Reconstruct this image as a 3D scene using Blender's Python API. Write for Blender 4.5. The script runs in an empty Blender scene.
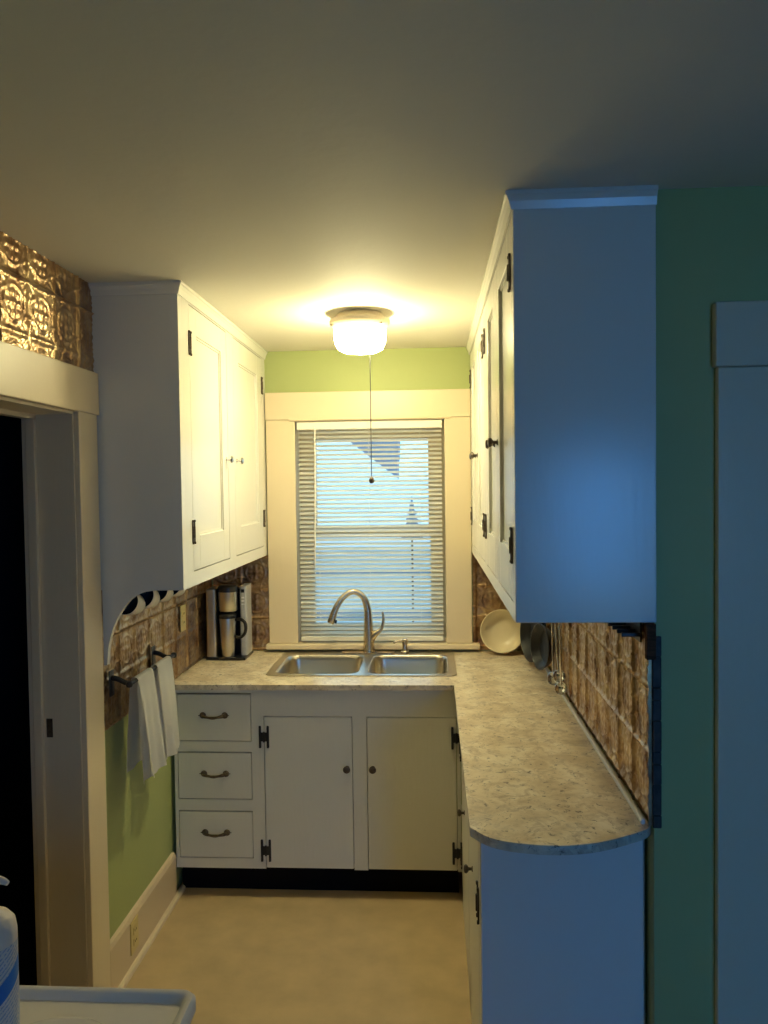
import bpy, bmesh, math, random
import numpy as np
from mathutils import Vector, Matrix
random.seed(7)
S = bpy.context.scene
COL = S.collection

# ------------------------------------------------------------------ camera
def make_camera():
    f, yaw, pitch, roll, H = 781.5, .0606, .0325, .0131, 1.7356
    cy, sy, cp, sp = math.cos(yaw), math.sin(yaw), math.cos(pitch), math.sin(pitch)
    fw = Vector((-sy*cp, cy*cp, -sp)); rt = Vector((cy, sy, 0)); up = rt.cross(fw)
    c, s = math.cos(roll), math.sin(roll)
    rt2 = rt*c - up*s; up2 = rt*s + up*c
    cd = bpy.data.cameras.new('camera'); cam = bpy.data.objects.new('camera', cd); COL.objects.link(cam)
    cd.sensor_fit = 'VERTICAL'; cd.sensor_height = 36; cd.sensor_width = 27
    cd.lens = 36*f/1024; cd.clip_start = .02; cd.clip_end = 200
    m = Matrix.Identity(4)
    for i in range(3):
        m[i][0] = rt2[i]; m[i][1] = up2[i]; m[i][2] = -fw[i]
    m[2][3] = H
    cam.matrix_world = m
    S.camera = cam
make_camera()

# ------------------------------------------------------------------ light and exposure
LAMP_COLOR = (1.0, .885, .475)
LAMP_STRENGTH = 75.0         # sides of the glass
LAMP_STRENGTH_LOW = 108.0    # bottom of the glass, set stronger to throw more light down
DAY_COLOR = (.02, .29, 1.0)
DAY_POWER = 17.0
WORLD_STRENGTH = 2.1
S.view_settings.view_transform = 'Standard'
S.view_settings.look = 'None'
S.view_settings.gamma = 1
S.view_settings.exposure = 0.0
S.view_settings.use_curve_mapping = False
w = bpy.data.worlds.new('sky'); S.world = w; w.use_nodes = True
nt = w.node_tree; nt.nodes.clear()
tc = nt.nodes.new('ShaderNodeTexCoord'); sx = nt.nodes.new('ShaderNodeSeparateXYZ')
cr = nt.nodes.new('ShaderNodeValToRGB'); bg = nt.nodes.new('ShaderNodeBackground'); out = nt.nodes.new('ShaderNodeOutputWorld')
nt.links.new(tc.outputs['Generated'], sx.inputs[0]); nt.links.new(sx.outputs['Z'], cr.inputs[0])
cr.color_ramp.elements[0].position = 0; cr.color_ramp.elements[0].color = (.40, .78, .98, 1)
cr.color_ramp.elements[1].position = .35; cr.color_ramp.elements[1].color = (.36, .70, 1, 1)
nt.links.new(cr.outputs[0], bg.inputs[0]); bg.inputs[1].default_value = WORLD_STRENGTH
nt.links.new(bg.outputs[0], out.inputs[0])

def area(name, loc, rot, sx_, sy_, color, power):
    l = bpy.data.lights.new(name, 'AREA'); l.shape = 'RECTANGLE'; l.size = sx_; l.size_y = sy_
    l.color = color; l.energy = power
    o = bpy.data.objects.new(name, l); COL.objects.link(o); o.location = loc; o.rotation_euler = rot
    return o
# daylight coming in through the rear room's window (outside its pane, facing +Y)
RW = (.78, 1.50, .80, 1.95)      # rear window x0,x1,z0,z1
DAY_TILT = 24                    # skylight slants down through the window
day = area('rear_window_daylight', ((RW[0]+RW[1])/2, -1.95, (RW[2]+RW[3])/2+.10), (math.radians(90-DAY_TILT), 0, 0), RW[1]-RW[0], RW[3]-RW[2], DAY_COLOR, DAY_POWER)
day.data.spread = math.radians(140)

# ------------------------------------------------------------------ materials
def mat(name, col, rough=.5, metal=0, noise=None, bump=None, spec=.5, coat=0):
    """noise=(scale, amount, stretch xyz) mottles the colour; bump=(scale, strength, stretch)"""
    m = bpy.data.materials.new(name); m.use_nodes = True
    t = m.node_tree; b = t.nodes['Principled BSDF']
    b.inputs['Base Color'].default_value = (*col, 1); b.inputs['Roughness'].default_value = rough
    b.inputs['Metallic'].default_value = metal; b.inputs['Specular IOR Level'].default_value = spec
    b.inputs['Coat Weight'].default_value = coat
    def tex(scale, stretch, detail=4):
        c = t.nodes.new('ShaderNodeTexCoord'); mp = t.nodes.new('ShaderNodeMapping'); n = t.nodes.new('ShaderNodeTexNoise')
        mp.inputs['Scale'].default_value = stretch; n.inputs['Scale'].default_value = scale; n.inputs['Detail'].default_value = detail
        t.links.new(c.outputs['Object'], mp.inputs[0]); t.links.new(mp.outputs[0], n.inputs['Vector'])
        return n.outputs['Fac']
    if noise:
        f = tex(noise[0], noise[2] if len(noise) > 2 else (1, 1, 1))
        r = t.nodes.new('ShaderNodeValToRGB')
        a = noise[1]
        r.color_ramp.elements[0].position = .3; r.color_ramp.elements[1].position = .7
        r.color_ramp.elements[0].color = (*[c*(1-a) for c in col], 1)
        r.color_ramp.elements[1].color = (*[min(1, c*(1+a)) for c in col], 1)
        t.links.new(f, r.inputs[0]); t.links.new(r.outputs[0], b.inputs['Base Color'])
    if bump:
        f = tex(bump[0], bump[2] if len(bump) > 2 else (1, 1, 1), 6)
        bn = t.nodes.new('ShaderNodeBump'); bn.inputs['Strength'].default_value = bump[1]; bn.inputs['Distance'].default_value = .01
        t.links.new(f, bn.inputs['Height']); t.links.new(bn.outputs[0], b.inputs['Normal'])
    return m

WHITE = (.80, .78, .72)
M = {}
M['white'] = mat('white_paint', WHITE, .22, bump=(26, .03, (4, 4, .5)))
M['base_white'] = mat('cabinet_paint', (.80, .78, .70), .38, bump=(26, .08, (4, 4, .5)))
M['trim'] = mat('cream_trim_paint', (.78, .66, .47), .35, bump=(24, .07, (3, 3, .5)))
M['base_trim'] = mat('cream_baseboard_paint', (.74, .60, .42), .4)
M['ceiling'] = mat('ceiling_paint', (.80, .76, .66), .7, bump=(30, .10))
M['green'] = mat('green_wall_paint', (.42, .48, .20), .55, noise=(3, .04), bump=(60, .06))
M['dark_room'] = mat('unlit_room_black', (.02, .02, .03), .8)  # near-black colour stands in for the darkness of the unlit room
M['front_room'] = mat('front_room_paint', (.06, .065, .06), .6)  # unseen walls, kept very dark to hold down warm bounce light
M['floor'] = mat('tan_vinyl_floor', (.56, .42, .24), .38, noise=(9, .10), bump=(50, .03))
M['front_floor'] = mat('bounce_cut_floor', (.09, .06, .04), .4, noise=(8, .3, (6, 1, 1)))  # unseen dark floor, added to cut bounce light from the front room
M['steel'] = mat('brushed_steel', (.64, .59, .50), .30, 1, bump=(60, .03, (.3, 6, 6)))
M['nickel'] = mat('brushed_nickel', (.64, .53, .38), .26, 1)
M['chrome'] = mat('chrome', (.75, .75, .76), .12, 1)
M['bronze'] = mat('dark_bronze', (.10, .075, .055), .4, .7, noise=(80, .3))
M['antique'] = mat('antique_brass', (.15, .11, .07), .38, .8, noise=(90, .35))
M['black'] = mat('black_metal', (.015, .015, .018), .4)
M['plastic'] = mat('black_plastic', (.012, .012, .014), .3)
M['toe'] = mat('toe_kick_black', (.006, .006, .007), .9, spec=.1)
M['towel'] = mat('white_cotton', (.94, .92, .89), .95, bump=(300, .3))
M['mug'] = mat('white_china', (.82, .78, .68), .2)
M['mug_in'] = mat('dark_mug_inside', (.035, .045, .065), .25)  # inside of the mugs, coloured darker than the outside
M['bowl'] = mat('cream_enamel', (.80, .70, .50), .22)
M['pan'] = mat('dark_skillet', (.012, .016, .025), .35, .2)
M['enamel'] = mat('white_enamel', (.86, .80, .74), .16)
M['bottle'] = mat('white_bottle_plastic', (.90, .76, .62), .4)
M['blind'] = mat('cream_blind_vinyl', (.90, .86, .76), .45)
M['wood'] = mat('dark_brown_wood', (.10, .045, .025), .8, noise=(20, .4, (1, 1, 6)), spec=.1)
M['outlet'] = mat('ivory_outlet_plastic', (.74, .60, .26), .35)
M['edge'] = mat('dark_aged_edge', (.06, .05, .045), .6, .2, noise=(30, .4))
M['alum'] = mat('aluminium_trim', (.84, .84, .88), .3, .35)
M['snow'] = mat('snow', (.82, .84, .88), .9)
M['siding'] = mat('blue_grey_siding', (.20, .26, .36), .8)
M['pale_siding'] = mat('pale_siding', (.70, .76, .80), .8, bump=(6, .2, (0, 0, 10)))
M['evergreen'] = mat('evergreen_needles', (.16, .22, .28), .9)
M['grey'] = mat('grey_plastic', (.52, .52, .54), .35, .3)

def lamp_mat(name, strength):
    m = bpy.data.materials.new(name); m.use_nodes = True
    b = m.node_tree.nodes['Principled BSDF']
    b.inputs['Base Color'].default_value = (.9, .88, .8, 1); b.inputs['Roughness'].default_value = .3
    b.inputs['Emission Color'].default_value = (*LAMP_COLOR, 1); b.inputs['Emission Strength'].default_value = strength
    return m
M['lamp'] = lamp_mat('lit_lamp_glass', LAMP_STRENGTH); M['lamp_low'] = lamp_mat('lit_lamp_glass_bottom', LAMP_STRENGTH_LOW)

def glass_mat():
    m = bpy.data.materials.new('window_glass'); m.use_nodes = True
    t = m.node_tree; t.nodes.clear()
    o = t.nodes.new('ShaderNodeOutputMaterial'); mx = t.nodes.new('ShaderNodeMixShader')
    tr = t.nodes.new('ShaderNodeBsdfTransparent'); gl = t.nodes.new('ShaderNodeBsdfGlossy'); gl.inputs['Roughness'].default_value = .02
    mx.inputs[0].default_value = .06
    t.links.new(tr.outputs[0], mx.inputs[1]); t.links.new(gl.outputs[0], mx.inputs[2]); t.links.new(mx.outputs[0], o.inputs[0])
    return m
M['glass'] = glass_mat()

def tin_mat():
    m = bpy.data.materials.new('antiqued_pressed_tin'); m.use_nodes = True
    t = m.node_tree; b = t.nodes['Principled BSDF']
    c = t.nodes.new('ShaderNodeTexCoord'); n = t.nodes.new('ShaderNodeTexNoise'); n.inputs['Scale'].default_value = 11; n.inputs['Detail'].default_value = 5
    n.inputs['Roughness'].default_value = .65
    r = t.nodes.new('ShaderNodeValToRGB'); e = r.color_ramp.elements
    e[0].position = .30; e[0].color = (.20, .10, .055, 1)
    e[1].position = .72; e[1].color = (.71, .55, .32, 1)
    k = e.new(.50); k.color = (.48, .32, .18, 1)
    t.links.new(c.outputs['Object'], n.inputs['Vector']); t.links.new(n.outputs['Fac'], r.inputs[0]); t.links.new(r.outputs[0], b.inputs['Base Color'])
    b.inputs['Metallic'].default_value = .85; b.inputs['Roughness'].default_value = .33
    return m
M['tin'] = tin_mat()

def counter_mat():
    m = bpy.data.materials.new('speckled_granite_laminate'); m.use_nodes = True
    t = m.node_tree; b = t.nodes['Principled BSDF']; L = t.links.new
    c = t.nodes.new('ShaderNodeTexCoord')
    def noise(s, d=5, rough=.55, dist=0):
        n = t.nodes.new('ShaderNodeTexNoise'); n.inputs['Scale'].default_value = s; n.inputs['Detail'].default_value = d
        n.inputs['Roughness'].default_value = rough; n.inputs['Distortion'].default_value = dist
        L(c.outputs['Object'], n.inputs['Vector']); return n.outputs['Fac']
    def ramp(src, pts):
        r = t.nodes.new('ShaderNodeValToRGB'); e = r.color_ramp.elements
        e[0].position, e[0].color = pts[0][0], (*pts[0][1], 1); e[1].position, e[1].color = pts[-1][0], (*pts[-1][1], 1)
        for p, q in pts[1:-1]:
            x = e.new(p); x.color = (*q, 1)
        L(src, r.inputs[0]); return r.outputs[0]
    def mix(f, a, b2):
        x = t.nodes.new('ShaderNodeMix'); x.data_type = 'RGBA'
        L(f, x.inputs[0]); L(a, x.inputs[6]); L(b2, x.inputs[7]); return x.outputs[2]
    base = ramp(noise(11, 6, .6, .4), [(.35, (.58, .47, .33)), (.5, (.74, .64, .48)), (.68, (.86, .79, .65))])
    blot = ramp(noise(22, 7, .68, .8), [(.49, (0, 0, 0)), (.64, (.75, .75, .75))])
    grey = ramp(noise(7, 3), [(.3, (.42, .31, .20)), (.7, (.46, .40, .33))])
    x1 = mix(blot, base, grey)
    speck = ramp(noise(60, 5, .65, .8), [(.585, (0, 0, 0)), (.66, (.85, .85, .85))])
    dk = ramp(noise(5, 2), [(.3, (.10, .08, .07)), (.7, (.16, .14, .13))])
    L(mix(speck, x1, dk), b.inputs['Base Color'])
    b.inputs['Roughness'].default_value = .30
    return m
M['counter'] = counter_mat()

def label_mat():
    """bottle label: pale ground, thin grey-blue text lines and a slanting blue band (object coordinates)"""
    m = bpy.data.materials.new('printed_bottle_label'); m.use_nodes = True
    t = m.node_tree; b = t.nodes['Principled BSDF']; L = t.links.new
    c = t.nodes.new('ShaderNodeTexCoord'); s = t.nodes.new('ShaderNodeSeparateXYZ'); L(c.outputs['UV'], s.inputs[0])
    def mth(op, a, b_=None):
        n = t.nodes.new('ShaderNodeMath'); n.operation = op
        for i, v in enumerate((a, b_)):
            if v is None: continue
            if isinstance(v, (int, float)): n.inputs[i].default_value = v
            else: L(v, n.inputs[i])
        return n.outputs[0]
    slant = mth('SUBTRACT', s.outputs[1], mth('MULTIPLY', s.outputs[0], .55))
    band = mth('MULTIPLY', mth('GREATER_THAN', slant, .06), mth('LESS_THAN', slant, .30))
    wv = mth('FRACT', mth('MULTIPLY', slant, 17.0))
    nz = t.nodes.new('ShaderNodeTexNoise'); nz.inputs['Scale'].default_value = 30; L(c.outputs['UV'], nz.inputs['Vector'])
    line = mth('MULTIPLY', mth('LESS_THAN', wv, .42), mth('GREATER_THAN', nz.outputs['Fac'], .44))
    def mix(f, a, bcol):
        x = t.nodes.new('ShaderNodeMix'); x.data_type = 'RGBA'; L(f, x.inputs[0])
        if isinstance(a, tuple): x.inputs[6].default_value = (*a, 1)
        else: L(a, x.inputs[6])
        if isinstance(bcol, tuple): x.inputs[7].default_value = (*bcol, 1)
        else: L(bcol, x.inputs[7])
        return x.outputs[2]
    g = t.nodes.new('ShaderNodeValToRGB'); L(s.outputs[0], g.inputs[0])
    g.color_ramp.elements[0].color = (.01, .03, .42, 1); g.color_ramp.elements[1].color = (.02, .22, .62, 1)
    a1 = mix(line, (.72, .68, .64), (.34, .42, .56))
    L(mix(band, a1, g.outputs[0]), b.inputs['Base Color']); b.inputs['Roughness'].default_value = .4
    return m
M['label'] = label_mat()

# ------------------------------------------------------------------ mesh helpers
ORG = {}
def finish(name, bm, m, parent=None, smooth=False):
    if parent is not None:
        o_ = ORG.get(parent.name, Vector((0, 0, 0)))
        bmesh.ops.translate(bm, verts=bm.verts, vec=-o_)
    else:
        o_ = Vector((0, 0, 0))
    bmesh.ops.recalc_face_normals(bm, faces=bm.faces)
    me = bpy.data.meshes.new(name); bm.to_mesh(me); bm.free()
    if smooth is not False:
        for p in me.polygons: p.use_smooth = True
        if smooth is not True: me.set_sharp_from_angle(angle=math.radians(smooth))
    for mm in (m if isinstance(m, (list, tuple)) else [m]): me.materials.append(mm)
    ob = bpy.data.objects.new(name, me); COL.objects.link(ob)
    ORG[ob.name] = o_
    if parent is not None: ob.parent = parent
    return ob
def thing(name, loc, label, cat, group=None):
    o = bpy.data.objects.new(name, None); COL.objects.link(o); o.location = loc; o.empty_display_size = .05
    ORG[o.name] = Vector(loc); o['label'] = label; o['category'] = cat
    if group: o['group'] = group
    return o
def tag(o, label, cat, group=None):
    o['label'] = label; o['category'] = cat
    if group: o['group'] = group
    return o
def structure(o):
    o['kind'] = 'structure'; return o
def struct_root(name, loc):
    o = bpy.data.objects.new(name, None); COL.objects.link(o); o.location = loc
    ORG[o.name] = Vector(loc); o['kind'] = 'structure'; return o
def B(): return bmesh.new()
def box(bm, x0, x1, y0, y1, z0, z1, bev=0, seg=2):
    r = bmesh.ops.create_cube(bm, size=1)
    vs = r['verts']
    for v in vs:
        v.co = Vector((x0 + (v.co.x+.5)*(x1-x0), y0 + (v.co.y+.5)*(y1-y0), z0 + (v.co.z+.5)*(z1-z0)))
    if bev:
        es = list({e for v in vs for e in v.link_edges})
        bmesh.ops.bevel(bm, geom=es, offset=bev, segments=seg, affect='EDGES', profile=.5)
    return bm
def bx(name, m, dims, parent=None, bev=0):
    return finish(name, box(B(), *dims, bev=bev), m, parent)
def prism(bm, pts, axis, a, b):
    """extrude polygon pts (in the two other axes, in xyz order) along axis from a to b"""
    def P(p, t):
        q = list(p); q.insert('xyz'.index(axis), t); return Vector(q)
    v0 = [bm.verts.new(P(p, a)) for p in pts]; v1 = [bm.verts.new(P(p, b)) for p in pts]
    n = len(pts)
    bm.faces.new(v0); bm.faces.new(v1[::-1])
    for i in range(n): bm.faces.new((v0[i], v1[i], v1[(i+1) % n], v0[(i+1) % n]))
    return bm
def lathe(bm, prof, center=(0, 0, 0), n=32, mtx=None, mats=None):
    """prof: list of (r, z)"""
    rings = []
    for r, z in prof:
        if r < 1e-6: rings.append([bm.verts.new((0, 0, z))])
        else: rings.append([bm.verts.new((r*math.cos(2*math.pi*i/n), r*math.sin(2*math.pi*i/n), z)) for i in range(n)])
    for k, (a, b) in enumerate(zip(rings, rings[1:])):
        for i in range(n):
            j = (i+1) % n
            if len(a) == 1 and len(b) == 1: continue
            if len(a) == 1: f = bm.faces.new((a[0], b[i], b[j]))
            elif len(b) == 1: f = bm.faces.new((a[i], b[0], a[j]))
            else: f = bm.faces.new((a[i], b[i], b[j], a[j]))
            if mats: f.material_index = mats[k]
    vs = [v for r in rings for v in r]
    T = Matrix.Translation(center) @ (mtx.to_4x4() if mtx else Matrix.Identity(4))
    bmesh.ops.transform(bm, matrix=T, verts=vs)
    return bm
def smooth_path(pts, k=6):
    """Catmull-Rom through tuples of any length"""
    P = [np.array(p, float) for p in pts]; P = [2*P[0]-P[1]] + P + [2*P[-1]-P[-2]]
    o = []
    for i in range(1, len(P)-2):
        for s in range(k):
            t = s/k
            o.append(.5*(2*P[i] + (P[i+1]-P[i-1])*t + (2*P[i-1]-5*P[i]+4*P[i+1]-P[i+2])*t*t + (-P[i-1]+3*P[i]-3*P[i+1]+P[i+2])*t**3))
    o.append(P[-2]); return o
def tube(bm, pts, r, n=12, cap=True, flat=1.0):
    """pts: (x,y,z) or (x,y,z,r)"""
    P = [Vector(p[:3]) for p in pts]; R = [(p[3] if len(p) > 3 else r) for p in pts]
    rings = []; up = None
    for i, p in enumerate(P):
        d = (P[min(i+1, len(P)-1)] - P[max(i-1, 0)]).normalized()
        if up is None:
            up = Vector((0, 0, 1)) if abs(d.z) < .9 else Vector((0, 1, 0))
        a = d.cross(up).normalized(); up = a.cross(d).normalized()
        rings.append([bm.verts.new(p + a*R[i]*math.cos(2*math.pi*k/n) + up*R[i]*flat*math.sin(2*math.pi*k/n)) for k in range(n)])
    for a, b in zip(rings, rings[1:]):
        for k in range(n): bm.faces.new((a[k], a[(k+1) % n], b[(k+1) % n], b[k]))
    if cap:
        bm.faces.new(rings[0][::-1]); bm.faces.new(rings[-1])
    return bm
def rrect(x0, x1, y0, y1, r, n=6):
    o = []
    for cx, cy, a in ((x1-r, y1-r, 0), (x0+r, y1-r, 90), (x0+r, y0+r, 180), (x1-r, y0+r, 270)):
        for k in range(n+1):
            t = math.radians(a + 90*k/n); o.append((cx+r*math.cos(t), cy+r*math.sin(t)))
    return o
def plate(bm, outer, holes, z0, z1):
    """flat plate with holes, outlines in XY"""
    es = []
    for loop in [outer] + holes:
        vs = [bm.verts.new((x, y, z0)) for x, y in loop]
        es += [bm.edges.new((vs[i], vs[(i+1) % len(vs)])) for i in range(len(vs))]
    r = bmesh.ops.triangle_fill(bm, edges=es, use_beauty=True)
    fs = [g for g in r['geom'] if isinstance(g, bmesh.types.BMFace)]
    e = bmesh.ops.extrude_face_region(bm, geom=fs)
    bmesh.ops.translate(bm, verts=[g for g in e['geom'] if isinstance(g, bmesh.types.BMVert)], vec=(0, 0, z1-z0))
    return bm
def copy_tree(o, parent=None):
    c = o.copy(); COL.objects.link(c); c.parent = parent
    ORG[c.name] = ORG.get(o.name, Vector((0, 0, 0)))
    for ch in list(o.children): copy_tree(ch, c)
    return c

# ------------------------------------------------------------------ room dimensions
XL, XR, YW, ZC = -1.117, .521, 3.880, 2.4157   # left wall, right wall, back wall, ceiling
YG = 1.870                                     # green wall beside the alcove, facing the camera
YR, XE = -1.55, 2.60                           # rear wall and far right wall of the front room
ZT = .915                                      # counter top
FX, BX = -1.27, -3.2                           # outer face of left wall; far side of dark room

structure(bx('floor', M['floor'], (BX, XE, 1.30, YW+.1, -.10, 0)))
structure(bx('floor_front', M['front_floor'], (BX, XE, YR-.1, 1.30, -.10, 0)))
structure(bx('ceiling', M['ceiling'], (BX, XE, YR-.1, YW+.1, ZC, ZC+.10)))
# left wall with the doorway Y 1.57 .. 2.39, z 0 .. 1.985
b = B(); box(b, FX, XL, 2.40, YW+.10, 0, ZC); box(b, FX, XL, YR-.1, 1.56, 0, ZC); box(b, FX, XL, 1.56, 2.40, 1.99, ZC)
structure(finish('wall_left', b, M['green']))
# back wall with the window opening
WX0, WX1, WZ0, WZ1 = -.69, .088, .955, 2.075
b = B(); box(b, XL, WX0, YW, YW+.16, 0, ZC); box(b, WX1, XE, YW, YW+.16, 0, ZC)
box(b, WX0, WX1, YW, YW+.16, 0, WZ0); box(b, WX0, WX1, YW, YW+.16, WZ1, ZC)
structure(finish('wall_back', b, M['green']))
# right: wall block whose left face closes the alcove and whose front face is the green wall with a door
b = B(); box(b, XR, XR+.12, YG+.12, YW, 0, ZC)
DX0, DX1 = .785, 1.58
box(b, XR, DX0-.01, YG, YG+.12, 0, ZC); box(b, DX1+.01, XE, YG, YG+.12, 0, ZC); box(b, DX0-.01, DX1+.01, YG, YG+.12, 2.01, ZC)
structure(finish('wall_right', b, M['green']))
structure(bx('wall_east', M['front_room'], (XE, XE+.1, YR-.1, YW+.1, 0, ZC)))
b = B(); box(b, XL, RW[0], YR-.1, YR, 0, ZC); box(b, RW[1], XE, YR-.1, YR, 0, ZC)
box(b, RW[0], RW[1], YR-.1, YR, 0, RW[2]); box(b, RW[0], RW[1], YR-.1, YR, RW[3], ZC)
structure(finish('wall_rear', b, M['front_room']))
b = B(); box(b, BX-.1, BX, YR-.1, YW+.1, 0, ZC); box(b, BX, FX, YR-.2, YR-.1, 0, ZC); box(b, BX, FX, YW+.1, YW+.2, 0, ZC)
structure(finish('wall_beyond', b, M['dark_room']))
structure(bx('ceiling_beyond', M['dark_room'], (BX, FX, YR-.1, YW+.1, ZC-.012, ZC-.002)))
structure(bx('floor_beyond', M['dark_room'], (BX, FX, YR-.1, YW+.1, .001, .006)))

# baseboard on the left wall, with cap bevel and shoe moulding
b = B()
prism(b, [(XL, 0), (XL+.017, 0), (XL+.017, .175), (XL+.011, .190), (XL, .195)], 'y', 2.531, 3.214)
bb = finish('baseboard_left', b, M['base_trim']); structure(bb)
b = B(); prism(b, [(XL+.017, 0), (XL+.033, 0), (XL+.031, .010), (XL+.025, .016), (XL+.017, .018)], 'y', 2.531, 3.285)
structure(finish('shoe_moulding', b, M['trim'], bb))

# doorway in the left wall
d1 = struct_root('door_1', (XL, 2.0, 0))
b = B(); box(b, FX-.01, XL+.002, 2.385, 2.40, 0, 1.985); box(b, FX-.01, XL+.002, 1.56, 1.575, 0, 1.985); box(b, FX-.01, XL+.002, 1.56, 2.40, 1.975, 1.99)
finish('jamb', b, M['trim'], d1)
b = B(); box(b, -1.262, -1.232, 2.370, 2.385, 0, 1.975, bev=.003); box(b, -1.262, -1.232, 1.575, 1.59, 0, 1.975); box(b, -1.262, -1.232, 1.575, 2.385, 1.960, 1.975)
finish('door_stop', b, M['trim'], d1)
b = B(); box(b, XL+.001, XL+.019, 2.392, 2.528, 0, 1.985, bev=.003); box(b, XL+.001, XL+.019, 1.432, 1.568, 0, 1.985, bev=.003)
finish('casing', b, M['trim'], d1)
b = B(); box(b, XL+.001, XL+.024, 1.41, 2.536, 1.983, 2.122, bev=.003)
finish('head_casing', b, M['trim'], d1)
b = B(); box(b, -1.225, -1.205, 2.383, 2.3862, .955, 1.015, bev=.001)
finish('strike_plate', b, M['bronze'], d1)

# door beside the alcove on the right (only its casing shows in the photo)
d2 = struct_root('door_2', (1.2, YG, 0))
b = B(); box(b, .661, .789, YG-.022, YG-.001, 0, 2.000, bev=.003); box(b, 1.576, 1.704, YG-.022, YG-.001, 0, 2.000, bev=.003)
finish('casing', b, M['trim'], d2)
b = B(); box(b, .654, 1.711, YG-.028, YG-.001, 2.001, 2.148, bev=.003)
finish('head_casing', b, M['trim'], d2)
b = B(); box(b, DX0-.008, DX0+.014, YG, YG+.11, 0, 2.0); box(b, DX1-.014, DX1+.008, YG, YG+.11, 0, 2.0); box(b, DX0-.008, DX1+.008, YG, YG+.11, 1.985, 2.008)
finish('jamb', b, M['trim'], d2)
b = B(); box(b, DX0+.017, DX1-.017, YG+.06, YG+.095, .01, 1.98)
for z0, z1 in ((.2, .9), (1.05, 1.85)):
    for x0, x1 in ((DX0+.12, 1.14), (1.22, DX1-.12)): box(b, x0, x1, YG+.052, YG+.065, z0, z1, bev=.005)
finish('door_leaf', b, M['trim'], d2)
b = B(); lathe(b, [(0, 0), (.014, 0), (.012, .03), (.026, .04), (.028, .055), (.018, .068), (0, .07)], (DX0+.07, YG+.06, .95), 20, Matrix.Rotation(math.radians(90), 3, 'X'))
finish('door_knob', b, M['antique'], d2, smooth=40)

# ------------------------------------------------------------------ kitchen window (sashes, panes, casing, stool)
YC = 3.857
win = struct_root('window_1', (-.31, YW, 1.5))
b = B(); box(b, -.818, -.672, YC, YW-.001, .957, 2.072, bev=.003); box(b, .068, .1955, YC, YW-.001, .957, 2.072, bev=.003)
finish('casing', b, M['trim'], win)
b = B(); box(b, -.820, .1957, YC-.004, YW-.001, 2.073, 2.208, bev=.003); box(b, -.70, .097, YC-.012, YC, 2.066, 2.078, bev=.004)
finish('head_casing', b, M['trim'], win)
b = B(); box(b, -.832, .232, YC-.030, YW+.02, .930, .956, bev=.006)
finish('stool', b, M['trim'], win)
b = B(); box(b, WX0-.0, WX0+.018, YW-.02, YW+.15, WZ0, WZ1); box(b, WX1-.018, WX1, YW-.02, YW+.15, WZ0, WZ1); box(b, WX0, WX1, YW-.02, YW+.15, WZ1-.012, WZ1); box(b, WX0, WX1, YW+.02, YW+.15, WZ0-.01, WZ0+.02)
finish('frame', b, M['trim'], win)
def sash(y, z0, z1, st, rt_, rb):
    b = B(); x0, x1 = WX0+.018, WX1-.018
    box(b, x0, x0+st, y, y+.035, z0, z1); box(b, x1-st, x1, y, y+.035, z0, z1)
    box(b, x0+st, x1-st, y, y+.035, z1-rt_, z1); box(b, x0+st, x1-st, y, y+.035, z0, z0+rb)
    s = finish('sash', b, M['trim'], win)
    finish('pane', box(B(), x0+st, x1-st, y+.015, y+.019, z0+rb, z1-rt_), M['glass'], s)
sash(YW+.105, 1.48, WZ1-.012, .084, .085, .05)
sash(YW+.065, WZ0+.02, 1.525, .076, .045, .06)

# rear room window, behind the camera
win2 = struct_root('window_2', (1.14, YR, 1.5))
b = B()
for x0, x1, z0, z1 in ((RW[0]-.11, RW[0], RW[2]-.02, RW[3]+.12), (RW[1], RW[1]+.11, RW[2]-.02, RW[3]+.12), (RW[0], RW[1], RW[3], RW[3]+.12), (RW[0]-.13, RW[1]+.13, RW[2]-.05, RW[2])):
    box(b, x0, x1, YR, YR+.02, z0, z1, bev=.003)
finish('casing', b, M['trim'], win2)
b = B(); zm = (RW[2]+RW[3])/2
for x0, x1, z0, z1 in ((RW[0], RW[0]+.04, RW[2], RW[3]), (RW[1]-.04, RW[1], RW[2], RW[3]), (RW[0], RW[1], RW[2], RW[2]+.05), (RW[0], RW[1], RW[3]-.04, RW[3]), (RW[0], RW[1], zm-.02, zm+.02)):
    box(b, x0, x1, YR-.07, YR-.03, z0, z1)
finish('sash', b, M['trim'], win2)

# ------------------------------------------------------------------ pressed tin panels
def tin_height(u, v):
    """relief of one six-inch tile, u,v arrays in metres"""
    T = .1530
    a = (u/T) % 1.0; c = (v/T) % 1.0
    e = np.minimum(np.minimum(a, 1-a), np.minimum(c, 1-c))*T
    h = .0030*np.exp(-(e/.0022)**2) + .0022*np.exp(-((e-.0075)/.0018)**2)
    dx, dy = a-.5, c-.5; r = np.hypot(dx, dy)*T; th = np.arctan2(dy, dx)
    # pointed ring round the tile centre, quarter fans in the corners, leaves between
    h += .0034*np.exp(-((r-.050)/.0034)**2)
    for cx in (0, 1):
        for cy in (0, 1):
            rc = np.hypot(a-cx, c-cy)*T
            h += .0030*np.exp(-((rc-.052)/.0030)**2)
            ang = np.arctan2(c-cy, a-cx)
            h += .0022*np.exp(-((rc-.030)/.014)**2)*(.5+.5*np.cos(12*ang))
    h += .0042*np.exp(-(r/.012)**2)
    h += .0030*np.exp(-((r-.028)/.011)**2)*np.clip(np.cos(4*th), 0, 1)
    h += .0026*np.exp(-((r-.035)/.009)**2)*np.clip(-np.cos(4*th), 0, 1)
    h += .0035*np.exp(-(e/.0045)**2)
    return h*1.35
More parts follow.
